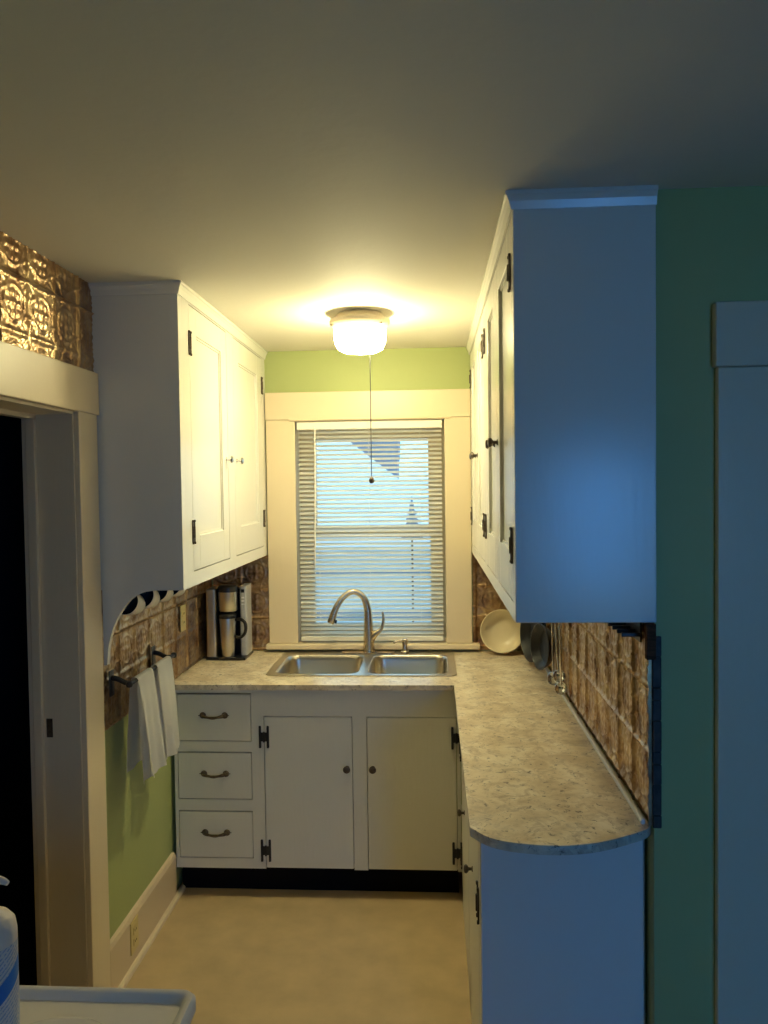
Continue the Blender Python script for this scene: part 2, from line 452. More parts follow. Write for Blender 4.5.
def tin_panel(name, axis, const, sgn, a0, a1, z0, z1, label, phase=(0, 0), step=.0048):
    na = max(2, int((a1-a0)/step)); nz = max(2, int((z1-z0)/step))
    A, Z = np.meshgrid(np.linspace(a0, a1, na+1), np.linspace(z0, z1, nz+1), indexing='ij')
    h = .003 + tin_height(A-phase[0], Z-phase[1])
    rng = np.random.RandomState(3); h = h + .00006*rng.randn(*h.shape)
    P = const + sgn*h
    Vt = np.stack([P, A, Z] if axis == 'x' else [A, P, Z], -1).reshape(-1, 3)
    back = const + sgn*.0006
    fs = []; idx = lambda i, j: i*(nz+1)+j
    for i in range(na):
        for j in range(nz): fs.append((idx(i, j), idx(i+1, j), idx(i+1, j+1), idx(i, j+1)))
    border = [idx(i, 0) for i in range(na)] + [idx(na, j) for j in range(nz)] + [idx(i, nz) for i in range(na, 0, -1)] + [idx(0, j) for j in range(nz, 0, -1)]
    base = len(Vt); bv = Vt[border].copy(); bv[:, 0 if axis == 'x' else 1] = back
    Vt = np.vstack([Vt, bv]); nb = len(border)
    for k in range(nb): fs.append((border[k], border[(k+1) % nb], base+(k+1) % nb, base+k))
    me = bpy.data.meshes.new(name); me.from_pydata(Vt.tolist(), [], fs); me.update()
    bm = bmesh.new(); bm.from_mesh(me); bpy.data.meshes.remove(me)
    return tag(finish(name, bm, M['tin'], smooth=60), label, 'backsplash panel')
tin_panel('tin_panel', 'x', XL, 1, 1.36, 2.538, 2.124, ZC-.001, 'gold pressed tin panel above the left doorway', (2.127, 2.012))
tin_panel('tin_panel', 'x', XL, 1, 2.532, 3.879, .9185, 1.398, 'coppery pressed tin backsplash behind the towel bar and mugs', (2.532, .928))
tin_panel('tin_panel', 'y', YW, -1, XL+.014, -.821, .919, 1.398, 'coppery pressed tin backsplash on back wall behind the coffee maker', (XL, .930))
tin_panel('tin_panel', 'y', YW, -1, .200, XR-.016, .919, 1.405, 'coppery pressed tin backsplash behind the cream bowl', (XR-.153, .937))
tr = tin_panel('tin_panel', 'x', XR, -1, 1.872, 3.879, .919, 1.405, 'long brown pressed tin backsplash along the right counter', (1.872, .940))
b = B()
zz = .916
for k in range(9):
    dz = (.030, .074, .049)[k % 3]
    if zz + dz > 1.40: break
    box(b, XR-.004, XR+.0165, YG-(.003 if k % 2 else .006), YG-.0005, zz, zz+dz, bev=.002, seg=1); zz += dz
finish('folded_edge', b, M['edge'], tr)

# ------------------------------------------------------------------ hardware builders
def h_hinge(c, along, out, h, wd, parent, m):
    """H-shaped hinge: two leaves and a barrel. along: unit vector across the seam, out: facing normal"""
    b = B(); a = Vector(along); n = Vector(out); c = Vector(c)
    def bar(u0, u1, z0, z1, t):
        p = [c + a*u0, c + a*u1 + n*t]
        xs = sorted((p[0].x, p[1].x)); ys = sorted((p[0].y, p[1].y))
        box(b, xs[0], xs[1], ys[0], ys[1], c.z+z0, c.z+z1, bev=.0012, seg=1)
    for s in (-1, 1):
        lo, hi = sorted((s*wd*.28, s*wd*.52))
        bar(lo, hi, -h/2, h/2, .004)
        for q in (-1, 1):
            z = q*h*.5
            bar(lo+.0005, hi-.0005, z-.004, z+.004, .006)
    bar(-wd*.30, wd*.30, -h*.22, h*.22, .0045)
    tube(b, [c + n*.004 + Vector((0, 0, -h*.25)), c + n*.004 + Vector((0, 0, h*.25))], .0042, 10)
    return finish('hinge', b, m, parent)
def knob(c, out, parent, m, s=1.0):
    b = B(); q = Vector((0, 0, 1)).rotation_difference(Vector(out)).to_matrix()
    lathe(b, [(0, 0), (.010*s, 0), (.010*s, .002), (.005*s, .004), (.0055*s, .014*s), (.012*s, .018*s), (.0155*s, .023*s), (.013*s, .029*s), (.006*s, .031*s), (0, .0315*s)], c, 20, q)
    return finish('knob', b, m, parent, smooth=50)

def panel_door(parent, axis, f, sgn, a0, a1, z0, z1, pa0, pa1, pz0, pz1):
    """inset door with a recessed flat panel; the face at coordinate f looks along sgn*axis (x only)"""
    t = .018; b = B()
    def bb(u0, u1, v0, v1, d0, d1, bev=0):
        x = sorted((f - sgn*d0, f - sgn*d1))
        box(b, x[0], x[1], u0, u1, v0, v1, bev=bev)
    bb(a0, pa0, z0, z1, 0, t, .002); bb(pa1, a1, z0, z1, 0, t, .002)
    bb(pa0, pa1, z0, pz0, 0, t, .002); bb(pa0, pa1, pz1, z1, 0, t, .002)
    bb(pa0-.001, pa1+.001, pz0-.001, pz1+.001, .010, .015)
    # sloped bead round the panel
    for (u0, u1, v0, v1) in ((pa0, pa0+.007, pz0, pz1), (pa1-.007, pa1, pz0, pz1), (pa0, pa1, pz0, pz0+.007), (pa0, pa1, pz1-.007, pz1)):
        bb(u0, u1, v0, v1, .0055, .012)
    return finish('door', b, M['white'], parent)

def crown(parent, F, s, Yn, Yf, Xw):
    """crown swept along the near end (from the wall Xw to the face F) and along the face to Yf, mitred at the corner"""
    prof = [(0, ZC-.040), (.004, ZC-.040), (.006, ZC-.033), (.009, ZC-.022), (.014, ZC-.012), (.018, ZC-.009), (.018, ZC-.0005), (0, ZC-.0005)]
    b = B(); rings = []
    for kind in range(3):
        ring = []
        for o_, z in prof:
            if kind == 0: ring.append(b.verts.new((Xw, Yn-o_, z)))
            elif kind == 1: ring.append(b.verts.new((F+s*o_, Yn-o_, z)))
            else: ring.append(b.verts.new((F+s*o_, Yf, z)))
        rings.append(ring)
    n = len(prof)
    for p, q in zip(rings, rings[1:]):
        for i in range(n): b.faces.new((p[i], p[(i+1) % n], q[(i+1) % n], q[i]))
    b.faces.new(rings[0]); b.faces.new(rings[-1][::-1])
    return finish('crown_moulding', b, M['white'], parent)

def face_frame(b, f, sgn, y0, y1, z0, z1, openings, t=.02):
    """painted face frame with rectangular openings (y0,y1,z0,z1), built as strips"""
    x = sorted((f, f - sgn*t)); y = y0
    for (a0, a1, c0, c1) in openings:
        box(b, x[0], x[1], y, a0, z0, z1); box(b, x[0], x[1], a0, a1, z0, c0); box(b, x[0], x[1], a0, a1, c1, z1); y = a1
    box(b, x[0], x[1], y, y1, z0, z1)

# ------------------------------------------------------------------ left upper cabinet
F = -.824; Y0, Y1, ZB = 2.540, 3.8785, 1.400
lc = thing('upper_cabinet', (-.97, 3.2, ZB), 'white two-door wall cabinet on the left with curved bracket end', 'cabinet')
g = .003
doorsL = [((2.660, 3.145), (2.738, 3.065), 'n'), ((3.255, 3.800), (3.345, 3.705), 'f')]
DZ0, DZ1, PZ0, PZ1 = 1.452, 2.368, 1.572, 2.276
b = B(); face_frame(b, F, 1, Y0, Y1, ZB, ZC-.002, [(d[0][0]-g, d[0][1]+g, DZ0-g, DZ1+g) for d in doorsL])
box(b, XL+.001, F-.02, Y0+.02, Y1, ZB+.040, ZB+.054); box(b, XL+.001, F-.02, Y0+.02, Y1, ZC-.03, ZC-.002)
box(b, XL+.001, XL+.008, Y0+.02, Y1, ZB+.054, ZC-.03); box(b, XL+.008, F-.02, Y1-.016, Y1, ZB+.054, ZC-.03)
finish('body', b, M['white'], lc)
# end panel with the concave bracket running down the wall
arc = [(-.921, 1.4), (-.965, 1.392), (-1.007, 1.367), (-1.040, 1.325), (-1.066, 1.275), (-1.083, 1.215), (-1.090, 1.150)]
pts = [(XL+.001, ZC-.002), (XL+.001, 1.402), (XL+.016, 1.402), (XL+.016, 1.148)] + [(p[0], p[1]) for p in reversed(smooth_path([(x, z) for x, z in arc], 3))] + [(F-.02, ZB), (F-.02, ZC-.002)]
b = B(); prism(b, [(float(x), float(z)) for x, z in pts], 'y', Y0, Y0+.02)
finish('end_panel', b, M['white'], lc)
crown(lc, F+.0005, 1, Y0-.0005, Y1, XL+.001)
for (a, p, side) in doorsL:
    d = panel_door(lc, 'x', F, 1, a[0], a[1], DZ0, DZ1, p[0], p[1], PZ0, PZ1)
    hy = a[0]-.0015 if side == 'n' else a[1]+.0015; ky = a[1]-.030 if side == 'n' else a[0]+.030
    for hz in (1.587, 2.237): h_hinge((F+.0005, hy, hz), (0, 1, 0), (1, 0, 0), .076, .026, d, M['bronze'])
    knob((F, ky, 1.853), (1, 0, 0), d, M['chrome'], .95)

# ------------------------------------------------------------------ right upper cabinet
F = .197; Y0, Y1, ZB = 1.862, 3.8785, 1.408
rc = thing('upper_cabinet', (.36, 2.9, ZB), 'long white four-door wall cabinet on the right above the peninsula counter', 'cabinet')
PZ1 = 2.292
doorsR = [((1.925, 2.355), (2.005, 2.262), 'n'), ((2.400, 2.815), (2.478, 2.690), 'f'), ((2.925, 3.350), (3.003, 3.272), 'n'), ((3.395, 3.805), (3.473, 3.727), 'f')]
b = B(); face_frame(b, F, -1, Y0+.0185, Y1, ZB, ZC-.002, [(d[0][0]-g, d[0][1]+g, DZ0-g, DZ1+g) for d in doorsR])
box(b, F+.02, XR-.002, Y0+.02, Y1, ZB, ZB+.016); box(b, F+.02, XR-.002, Y0+.02, Y1, ZC-.03, ZC-.002)
box(b, XR-.009, XR-.002, Y0+.02, Y1, ZB+.016, ZC-.03); box(b, F+.02, XR-.009, Y1-.016, Y1, ZB+.016, ZC-.03)
finish('body', b, M['white'], rc)
bx('end_panel', M['white'], (F+.0, XR+.004, Y0-.003, Y0+.018, ZB, ZC-.002), rc, bev=.0025)
crown(rc, F-.0005, -1, Y0-.0035, Y1, XR+.004)
for (a, p, side) in doorsR:
    d = panel_door(rc, 'x', F, -1, a[0], a[1], DZ0, DZ1, p[0], p[1], PZ0, PZ1)
    hy = a[0]-.0015 if side == 'n' else a[1]+.0015; ky = a[1]-.030 if side == 'n' else a[0]+.030
    for hz in (1.588, 2.248): h_hinge((F-.0005, hy, hz), (0, 1, 0), (-1, 0, 0), .080, .026, d, M['bronze'])
    knob((F, ky, 1.862), (-1, 0, 0), d, M['bronze'], .95)

# ------------------------------------------------------------------ sink base cabinet
YF = 3.220
sb = thing('sink_base_cabinet', (-.5, 3.5, 0), 'white base cabinet under the sink with three drawers and two doors', 'cabinet')
drw = [(-1.083, -.770, .672, .872), (-1.083, -.770, .424, .622), (-1.083, -.770, .172, .370)]
drs = [(-.712, -.342, .131, .774, -1), (-.278, .092, .131, .774, 1)]
b = B(); t = .02; ya, yb = YF, YF+t; Z0, Z1 = .126, .892
box(b, -1.100, -1.083-g, ya, yb, Z0, Z1)
zs = [.172-g]
box(b, -1.083-g, -.770+g, ya, yb, Z0, .172-g); box(b, -1.083-g, -.770+g, ya, yb, .370+g, .424-g); box(b, -1.083-g, -.770+g, ya, yb, .622+g, .672-g); box(b, -1.083-g, -.770+g, ya, yb, .872+g, Z1)
box(b, -.770+g, -.712-g, ya, yb, Z0, Z1); box(b, -.712-g, .092+g, ya, yb, .774+g, Z1); box(b, -.342+g, -.278-g, ya, yb, Z0, .774+g)
box(b, .092+g, .110, ya, yb, Z0, Z1)
box(b, -1.100, -1.084, yb, YW-.002, Z0, Z1); box(b, .06, .076, yb, YW-.002, Z0, .70)
box(b, -1.084, .11, yb, YW-.002, Z0, Z0+.016)
box(b, -1.084, .11, YW-.014, YW-.002, Z0+.016, .70)
finish('body', b, M['base_white'], sb)
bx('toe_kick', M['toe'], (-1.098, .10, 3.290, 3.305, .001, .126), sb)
for (x0, x1, z0, z1) in drw:
    b = B(); box(b, x0, x1, YF-.001, YF+.018, z0, z1-.003, bev=.002); box(b, x0+.02, x1-.02, YF+.0181, YF+.42, z0+.02, z1-.03)
    d = finish('drawer', b, M['base_white'], sb)
    c = ((x0+x1)/2, YF, (z0+z1)/2+.004)
    b = B(); path = smooth_path([(c[0]-.048, c[1]-.004, c[2]+.004, .005), (c[0]-.040, c[1]-.018, c[2]+.004, .0075), (c[0]-.020, c[1]-.024, c[2]+.001, .0050), (c[0], c[1]-.025, c[2]-.001, .0062), (c[0]+.020, c[1]-.024, c[2]+.001, .0050), (c[0]+.040, c[1]-.018, c[2]+.004, .0075), (c[0]+.048, c[1]-.004, c[2]+.004, .005)], 5)
    tube(b, path, .005, 10)
    for s in (-1, 1):
        lathe(b, [(0, 0), (.014, 0), (.013, .003), (.008, .005), (.007, .012), (0, .013)], (c[0]+s*.047, YF-.001, c[2]+.004), 16, Matrix.Rotation(math.radians(90), 3, 'X'))
        tube(b, [(c[0]+s*.047, c[1]-.0015, c[2]+.004), (c[0]+s*.066, c[1]-.0015, c[2]+.004, .004)], .008, 8, flat=.35)
    finish('handle', b, M['antique'], d, smooth=50)
for (x0, x1, z0, z1, s) in drs:
    d = bx('door', M['base_white'], (x0, x1, YF-.001, YF+.018, z0, z1), sb, bev=.002)
    hx = x0-.0015 if s < 0 else x1+.0015
    for hz in (.690, .205): h_hinge((hx, YF-.0015, hz), (1, 0, 0), (0, -1, 0), .086, .042, d, M['black'])
    kx = x1-.022 if s < 0 else x0+.022
    knob((kx, YF-.001, .560), (0, -1, 0), d, M['bronze'], 1.0)

# ------------------------------------------------------------------ peninsula base cabinet on the right
XF = .112
pb = thing('base_cabinet', (.32, 2.5, 0), 'white base cabinet of the right counter run, end panel toward camera', 'cabinet')
pd = [(1.995, 2.535, .131, .84, 'n'), (2.60, 3.175, .131, .84, 'f')]
b = B(); x0, x1 = XF, XF+.02
box(b, x0, x1, 1.934, 1.995-g, .0, .892); box(b, x0, x1, 1.995-g, 3.21, .84+g, .892); box(b, x0, x1, 2.535+g, 2.60-g, 0, .84+g); box(b, x0, x1, 3.175+g, 3.212, 0, .84+g); box(b, x0, x1, 1.995-g, 3.212, 0, .131-g)
box(b, x1, XR-.004, 1.934, 3.86, .131, .147); box(b, XR-.014, XR-.004, 1.934, 3.86, .147, .892)
finish('body', b, M['base_white'], pb)
bx('end_panel', M['white'], (XF, .508, 1.914, 1.934, 0, .892), pb, bev=.002)
for (y0, y1, z0, z1, s) in pd:
    d = bx('door', M['base_white'], (XF-.001, XF+.018, y0, y1, z0, z1), pb, bev=.002)
    hy = y0-.0015 if s == 'n' else y1+.0015
    for hz in (.215, .66): h_hinge((XF-.0015, hy, hz), (0, 1, 0), (-1, 0, 0), .086, .042, d, M['black'])
    knob((XF-.001, 2.305 if s == 'n' else 2.873, .593 if s == 'n' else .522), (-1, 0, 0), d, M['bronze'], .85)

# ------------------------------------------------------------------ countertop: L shape with rounded end and sink cut-out
end = [(.5165, 1.885), (.500, 1.862), (.456, 1.832), (.376, 1.790), (.285, 1.770), (.194, 1.779), (.128, 1.806), (.0835, 1.862)]
end = [(float(p[0]), float(p[1])) for p in smooth_path(end, 4)]
outer = end + [(.0855, 3.200), (-1.1155, 3.200), (-1.1155, YW-.001), (.5165, YW-.001)]
ct = finish('countertop', plate(B(), outer, [rrect(-.722, .088, 3.360, 3.842, .03)], .8925, ZT), M['counter'])
tag(ct, 'beige speckled L-shaped laminate countertop with rounded peninsula end', 'countertop')
md = ct.modifiers.new('soft_edge', 'BEVEL'); md.width = .003; md.segments = 2; md.angle_limit = math.radians(50)
b = B(); box(b, .494, .5055, 1.885, 3.86, ZT+.0002, ZT+.014, bev=.004)
ts = finish('edge_strip', b, M['alum'], ct); ts['label'] = 'thin shiny metal strip along the tin'

# ------------------------------------------------------------------ sink
sk = thing('sink', (-.315, 3.6, ZT), 'stainless steel double-bowl drop-in sink set in the counter', 'sink')
bowls = [(-.700, -.328, 3.372, 3.752), (-.288, .066, 3.372, 3.752)]
b = B(); plate(b, rrect(-.735, .102, 3.346, 3.824+.03, .035), [rrect(*q, .055) for q in bowls], ZT+.0005, ZT+.0055)
dk = finish('deck', b, M['steel'], sk); mdd = dk.modifiers.new('soft_edge', 'BEVEL'); mdd.width = .0022; mdd.segments = 2; mdd.angle_limit = math.radians(50)
for (x0, x1, y0, y1) in bowls:
    b = B(); loops = []
    for (ins, z, r) in ((-.001, ZT+.0050, .055), (.002, ZT+.002, .054), (.006, ZT-.02, .054), (.014, ZT-.13, .055), (.022, ZT-.150, .06), (.045, ZT-.165, .06)):
        loops.append([b.verts.new((x, y, z)) for x, y in rrect(x0+ins, x1-ins, y0+ins, y1-ins, r)])
    for p, q in zip(loops, loops[1:]):
        for i in range(len(p)): b.faces.new((p[i], p[(i+1) % len(p)], q[(i+1) % len(p)], q[i]))
    b.faces.new(loops[-1])
    bo = finish('bowl', b, M['steel'], sk, smooth=50)
    b = B(); lathe(b, [(0, .0005), (.028, .0005), (.034, .003), (.043, .004), (.045, .0005)], ((x0+x1)/2, (y0+y1)/2+.02, ZT-.165), 28)
    finish('drain', b, M['chrome'], bo, smooth=40)

# ------------------------------------------------------------------ faucet
ZD = ZT+.0055; FYc = 3.797
fc = thing('faucet', (-.313, FYc, ZD), 'brushed nickel gooseneck pull-down faucet with lever on its right', 'faucet')
b = B(); plate(b, rrect(-.446, -.185, FYc-.026, FYc+.026, .025), [], ZD+.0002, ZD+.0062)
finish('deck_plate', b, M['nickel'], fc)
b = B(); path = smooth_path([(-.313, FYc, ZD+.006, .029), (-.313, FYc, ZD+.03, .0275), (-.314, FYc, ZD+.10, .0245), (-.315, FYc, ZD+.17, .0215), (-.319, FYc, ZD+.225, .0185), (-.336, FYc-.004, ZD+.275, .0165), (-.370, FYc-.010, ZD+.302, .0155), (-.405, FYc-.018, ZD+.300, .0150), (-.440, FYc-.027, ZD+.272, .0150), (-.466, FYc-.034, ZD+.232, .0155), (-.480, FYc-.038, ZD+.200, .0165)], 6)
tube(b, path, .02, 20)
finish('spout', b, M['nickel'], fc, smooth=50)
b = B(); tube(b, [(-.4795, FYc-.038, ZD+.201, .0172), (-.487, FYc-.040, ZD+.178, .0185), (-.493, FYc-.042, ZD+.160, .0185), (-.495, FYc-.0425, ZD+.155, .016)], .018, 20)
hd = finish('spray_head', b, M['nickel'], fc, smooth=50)
b = B(); tube(b, [(-.466, FYc-.050, ZD+.172), (-.470, FYc-.052, ZD+.156)], .005, 8)
finish('button', b, M['black'], hd)
b = B(); path = smooth_path([(-.312, FYc, ZD+.045, .020), (-.298, FYc-.004, ZD+.075, .019), (-.280, FYc-.006, ZD+.098, .0165), (-.262, FYc-.008, ZD+.110, .012), (-.248, FYc-.008, ZD+.128, .0088), (-.241, FYc-.008, ZD+.155, .0072), (-.240, FYc-.008, ZD+.180, .0062), (-.244, FYc-.008, ZD+.205, .0048)], 6)
tube(b, path, .01, 16)
finish('lever', b, M['nickel'], fc, smooth=50)

sd = thing('soap_dispenser', (-.137, FYc, ZD), 'small brushed nickel soap pump on the sink deck right of the faucet', 'soap dispenser')
b = B(); lathe(b, [(0, 0), (.020, 0), (.0205, .006), (.017, .011), (.0125, .013), (.0125, .052), (.011, .054)], (-.137, FYc, ZD), 20)
finish('base', b, M['nickel'], sd, smooth=40)
b = B(); lathe(b, [(.0, .050), (.0155, .050), (.0155, .066), (.012, .070), (0, .071)], (-.137, FYc, ZD), 20)
tube(b, smooth_path([(-.137, FYc, ZD+.060, .0065), (-.160, FYc-.006, ZD+.061, .0058), (-.182, FYc-.012, ZD+.059, .0050), (-.191, FYc-.014, ZD+.050, .0042)], 4), .005, 10)
finish('pump_spout', b, M['nickel'], sd, smooth=40)

# ------------------------------------------------------------------ window blind
bl = thing('window_blind', (-.31, YW+.02, 2.05), 'cream horizontal mini blind lowered over the kitchen window', 'blind')
BX0, BX1, YB_ = -.659, .053, YW-.004
bx('headrail', M['blind'], (BX0-.004, BX1+.004, YB_-.016, YB_+.014, 2.022, 2.060), bl, bev=.003)
n_s = 46; zt_, zb_ = 2.008, 1.006; half = .0122
for k in range(n_s):
    z = zt_ + (zb_-zt_)*k/(n_s-1)
    b = B(); rows = []; tilt = math.radians(31)
    for i in range(6):
        s = -1 + 2*i/5; crown = .0016*(1-s*s)
        # near edge (towards the room) lower
        y = YB_ + s*half*math.cos(tilt) - crown*math.sin(tilt); zz = z + s*half*math.sin(tilt) + crown*math.cos(tilt)
        rows.append((b.verts.new((BX0, y, zz)), b.verts.new((BX1, y, zz))))
    for p, q in zip(rows, rows[1:]): b.faces.new((p[0], p[1], q[1], q[0]))
    r = bmesh.ops.solidify(b, geom=b.faces[:], thickness=.0005)
    finish('slat', b, M['blind'], bl, smooth=50)
bx('bottom_rail', M['blind'], (BX0, BX1, YB_-.011, YB_+.011, .966, .990), bl, bev=.003)
for x in (-.56, -.307, -.055):
    b = B()
    for dy in (-.0135, .0135): tube(b, [(x, YB_+dy, .985), (x, YB_+dy, 2.03)], .0006, 6)
    finish('ladder_cord', b, M['blind'], bl)
b = B(); tube(b, [(-.573, YB_-.019, 2.030), (-.575, YB_-.021, 1.68), (-.581, YB_-.022, 1.335)], .0038, 8); tube(b, [(-.573, YB_-.012, 2.035), (-.573, YB_-.019, 2.028)], .003, 8)
finish('tilt_wand', b, M['blind'], bl)

# ------------------------------------------------------------------ ceiling light
LX, LY = -.2725, 3.085
cl = thing('ceiling_light', (LX, LY, ZC), 'lit round white glass ceiling light with hanging pull chain', 'ceiling light')
b = B(); lathe(b, [(0, ZC-.0005), (.085, ZC-.0005), (.096, ZC-.010), (.112, ZC-.022), (.1195, ZC-.028), (.1195, ZC-.036), (.112, ZC-.048), (.102, ZC-.060), (0, ZC-.060)], (LX, LY, 0), 40)
finish('canopy', b, M['trim'], cl, smooth=35)
b = B(); lathe(b, [(.0995, ZC-.0605), (.103, ZC-.072), (.1035, ZC-.092), (.099, ZC-.116), (.088, ZC-.138), (.068, ZC-.148), (.035, ZC-.153), (0, ZC-.154)], (LX, LY, 0), 40, mats=[0, 0, 0, 0, 1, 1, 1])
finish('glass_shade', b, [M['lamp'], M['lamp_low']], cl, smooth=60)
for k in range(3):
    a = math.radians(200 + 120*k); b = B()
    tube(b, [(LX+.104*math.cos(a), LY+.104*math.sin(a), ZC-.052), (LX+.118*math.cos(a), LY+.118*math.sin(a), ZC-.052)], .004, 10)
    finish('thumb_screw', b, M['bronze'], cl)
CX, CYc = -.2345, LY-.0
b = B(); tube(b, [(CX, CYc, ZC-.1510), (CX, CYc, 1.77)], .0017, 6)
ch = finish('pull_chain', b, M['black'], cl)
b = B(); lathe(b, [(0, -.012), (.007, -.010), (.0115, 0), (.008, .009), (.003, .014), (0, .015)], (CX, CYc, 1.760), 16)
finish('pull_ball', b, M['bronze'], ch, smooth=True)

# ------------------------------------------------------------------ towel bar and towels
BXc, BZ = -1.030, 1.076
tb = thing('towel_bar', (XL, 2.8, BZ), 'black iron towel bar with two wall arms on left tin', 'towel bar')
b = B(); tube(b, [(BXc, 2.575, BZ), (BXc, 3.035, BZ)], .0075, 12)
for y in (2.575, 3.035): lathe(b, [(0, -.012), (.009, -.009), (.012, 0), (.009, .009), (0, .012)], (BXc, y, BZ), 14)
finish('bar', b, M['black'], tb, smooth=40)
for y in (2.592, 2.998):
    b = B(); box(b, XL+.0165, XL+.0205, y-.020, y+.020, BZ-.045, BZ+.045, bev=.002)
    tube(b, smooth_path([(XL+.020, y, BZ+.018, .010), (XL+.040, y, BZ+.014, .009), (XL+.066, y, BZ+.002, .0085), (BXc, y, BZ, .0095)], 4), .009, 10)
    finish('arm', b, M['black'], tb, smooth=40)
def towel(y0, y1, zb_back, zb_front, seed, label):
    rng = random.Random(seed)
    prof = [(-1.066, zb_back), (-1.060, .88), (-1.052, .98), (-1.047, 1.05), (-1.0425, BZ+.004), (-1.037, BZ+.0105), (-1.030, BZ+.0125), (-1.022, BZ+.0105), (-1.0165, BZ+.003), (-1.012, 1.05), (-1.004, .98), (-.995, .88), (-.984, zb_front)]
    prof = smooth_path(prof, 4); n = len(prof); ny = 22
    b = B(); grid = []
    for i, p in enumerate(prof):
        row = []; d = max(0., (BZ - p[1])/.33); sg = -1 if i < n/2 else 1
        for j in range(ny+1):
            s = j/ny
            wv = d*(.009*math.sin(s*7.5+seed*1.7) + .005*math.sin(s*15+seed))
            x = p[0] + (wv if sg > 0 else wv*.15) + sg*d*.012*max(0, 1-s*4)*0
            y = y0 + (y1-y0)*s + d*(.006*(s-.5) + .008*(sg > 0))
            z = p[1] + (0 if d < .85 else .004*math.sin(s*9+seed))
            row.append(b.verts.new((x, y, z)))
        grid.append(row)
    for i in range(n-1):
        for j in range(ny): b.faces.new((grid[i][j], grid[i+1][j], grid[i+1][j+1], grid[i][j+1]))
    bmesh.ops.solidify(b, geom=b.faces[:], thickness=.004)
    # inner folded layer seen between the two drops
    g2 = []
    for i in range(16):
        t_ = i/15; z = BZ-.012 + (zb_front-.022-(BZ-.012))*t_; row = []
        for j in range(ny+1):
            s = j/ny
            x = -1.024 + .010*t_ + t_*(.006*math.sin(s*9+seed*2)) ; y = y0+.004 + (y1-y0-.01)*s + t_*.006
            row.append(b.verts.new((x, y, z)))
        g2.append(row)
    fs = []
    for i in range(15):
        for j in range(ny): fs.append(b.faces.new((g2[i][j], g2[i+1][j], g2[i+1][j+1], g2[i][j+1])))
    bmesh.ops.solidify(b, geom=fs, thickness=.006)
    return tag(finish('towel', b, M['towel'], smooth=60), label, 'towel', 'white towels on the bar')
towel(2.620, 2.765, .750, .732, 1.0, 'white folded cotton towel, nearer the doorway on the black bar')
towel(2.812, 2.965, .765, .738, 2.6, 'white folded cotton towel, nearer the drawers on the black bar')

# ------------------------------------------------------------------ mugs hung under the left cabinet
def make_mug():
    t = thing('mug', (0, 0, 0), 'x', 'mug', 'mugs hung under the left cabinet')
    b = B(); prof = [(0, -.047), (.026, -.047), (.031, -.044), (.039, -.02), (.044, .02), (.0465, .047), (.0450, .0485), (.0435, .047), (.041, .02), (.036, -.018), (.028, -.039), (0, -.042)]
    lathe(b, prof, (0, 0, 0), 32, mats=[0]*6 + [1]*5)
    finish('cup', b, [M['mug'], M['mug_in']], t, smooth=50)
    b = B(); tube(b, smooth_path([(.042, 0, .026, .006), (.062, 0, .030, .006), (.076, 0, .012, .006), (.072, 0, -.014, .006), (.054, 0, -.028, .006), (.037, 0, -.024, .006)], 5), .006, 10)
    finish('handle', b, M['mug'], t, smooth=50)
    b = B(); tube(b, smooth_path([(.071, 0, .012), (.080, .006, .012), (.086, 0, .012), (.082, -.004, .012), (.086, 0, .013), (.094, 0, .013), (.104, 0, .013)], 4), .0016, 8)
    finish('hook', b, M['antique'], t)
    return t
mug0 = make_mug()
mugpos = [(-1.052, 2.672), (-1.052, 2.822), (-1.052, 2.975), (-1.052, 3.135)]
mlab = ['white mug with dark inside hung first behind the curved bracket', 'white mug with dark inside hung second from the curved bracket', 'white mug with dark inside hung third from the curved bracket', 'white mug with dark inside hung farthest from the curved bracket']
for k, (x, y) in enumerate(mugpos):
    mg = mug0 if k == 0 else copy_tree(mug0)
    # handle (+X local) points up to the hook; mouth (+Z local) faces the camera end and a little to the wall
    mouth = Vector((-.08, -.95, .28)).normalized(); ax_up = Vector((0, 0, 1)); ax_up = (ax_up - mouth*ax_up.dot(mouth)).normalized()
    m3 = Matrix((ax_up, mouth.cross(ax_up), mouth)).transposed()
    mg.matrix_world = Matrix.Translation((x, y, 1.440-.1035)) @ m3.to_4x4() @ Matrix.Scale(.98, 4)
    mg['label'] = mlab[k]

# ------------------------------------------------------------------ coffee maker and travel mug
cm = thing('coffee_maker', (-.975, 3.74, ZT), 'tall stainless one-cup coffee maker in the left back corner', 'coffee maker')
ox = -.985; oy = 3.715
bx('base', M['plastic'], (-1.084, -.893, oy-.062, oy+.112, ZT+.001, ZT+.014), cm, bev=.004)
b = B(); prism(b, rrect(-1.086, -1.036, oy-.045, oy+.11, .012), 'z', ZT+.014, ZT+.338)
sp_ = finish('water_tank', b, M['steel'], cm, smooth=40); sp_['label'] = 'stainless left column'
b = B(); prism(b, rrect(-1.036, -.931, oy+.045, oy+.112, .006), 'z', ZT+.014, ZT+.330)
finish('rear_housing', b, M['plastic'], cm)
b = B(); prism(b, rrect(-.930, -.897, oy-.005, oy+.11, .010), 'z', ZT+.014, ZT+.350)
cp_ = finish('control_column', b, M['grey'], cm, smooth=40); cp_['label'] = 'grey right column with buttons'
for k, (z, wd, hh) in enumerate(((.318, .016, .016), (.290, .014, .007), (.274, .014, .007), (.258, .014, .007))):
    bx('button', M['plastic'] if k == 0 else M['alum'], (-.9135-wd/2, -.9135+wd/2, oy-.0075, oy-.0045, ZT+z, ZT+z+hh), cp_, bev=.001)
b = B(); lathe(b, [(0, .230), (.040, .230), (.045, .236), (.046, .325), (.0, .325)], (ox, oy-.010, ZT), 32)
finish('brew_basket', b, M['steel'], cm, smooth=40)
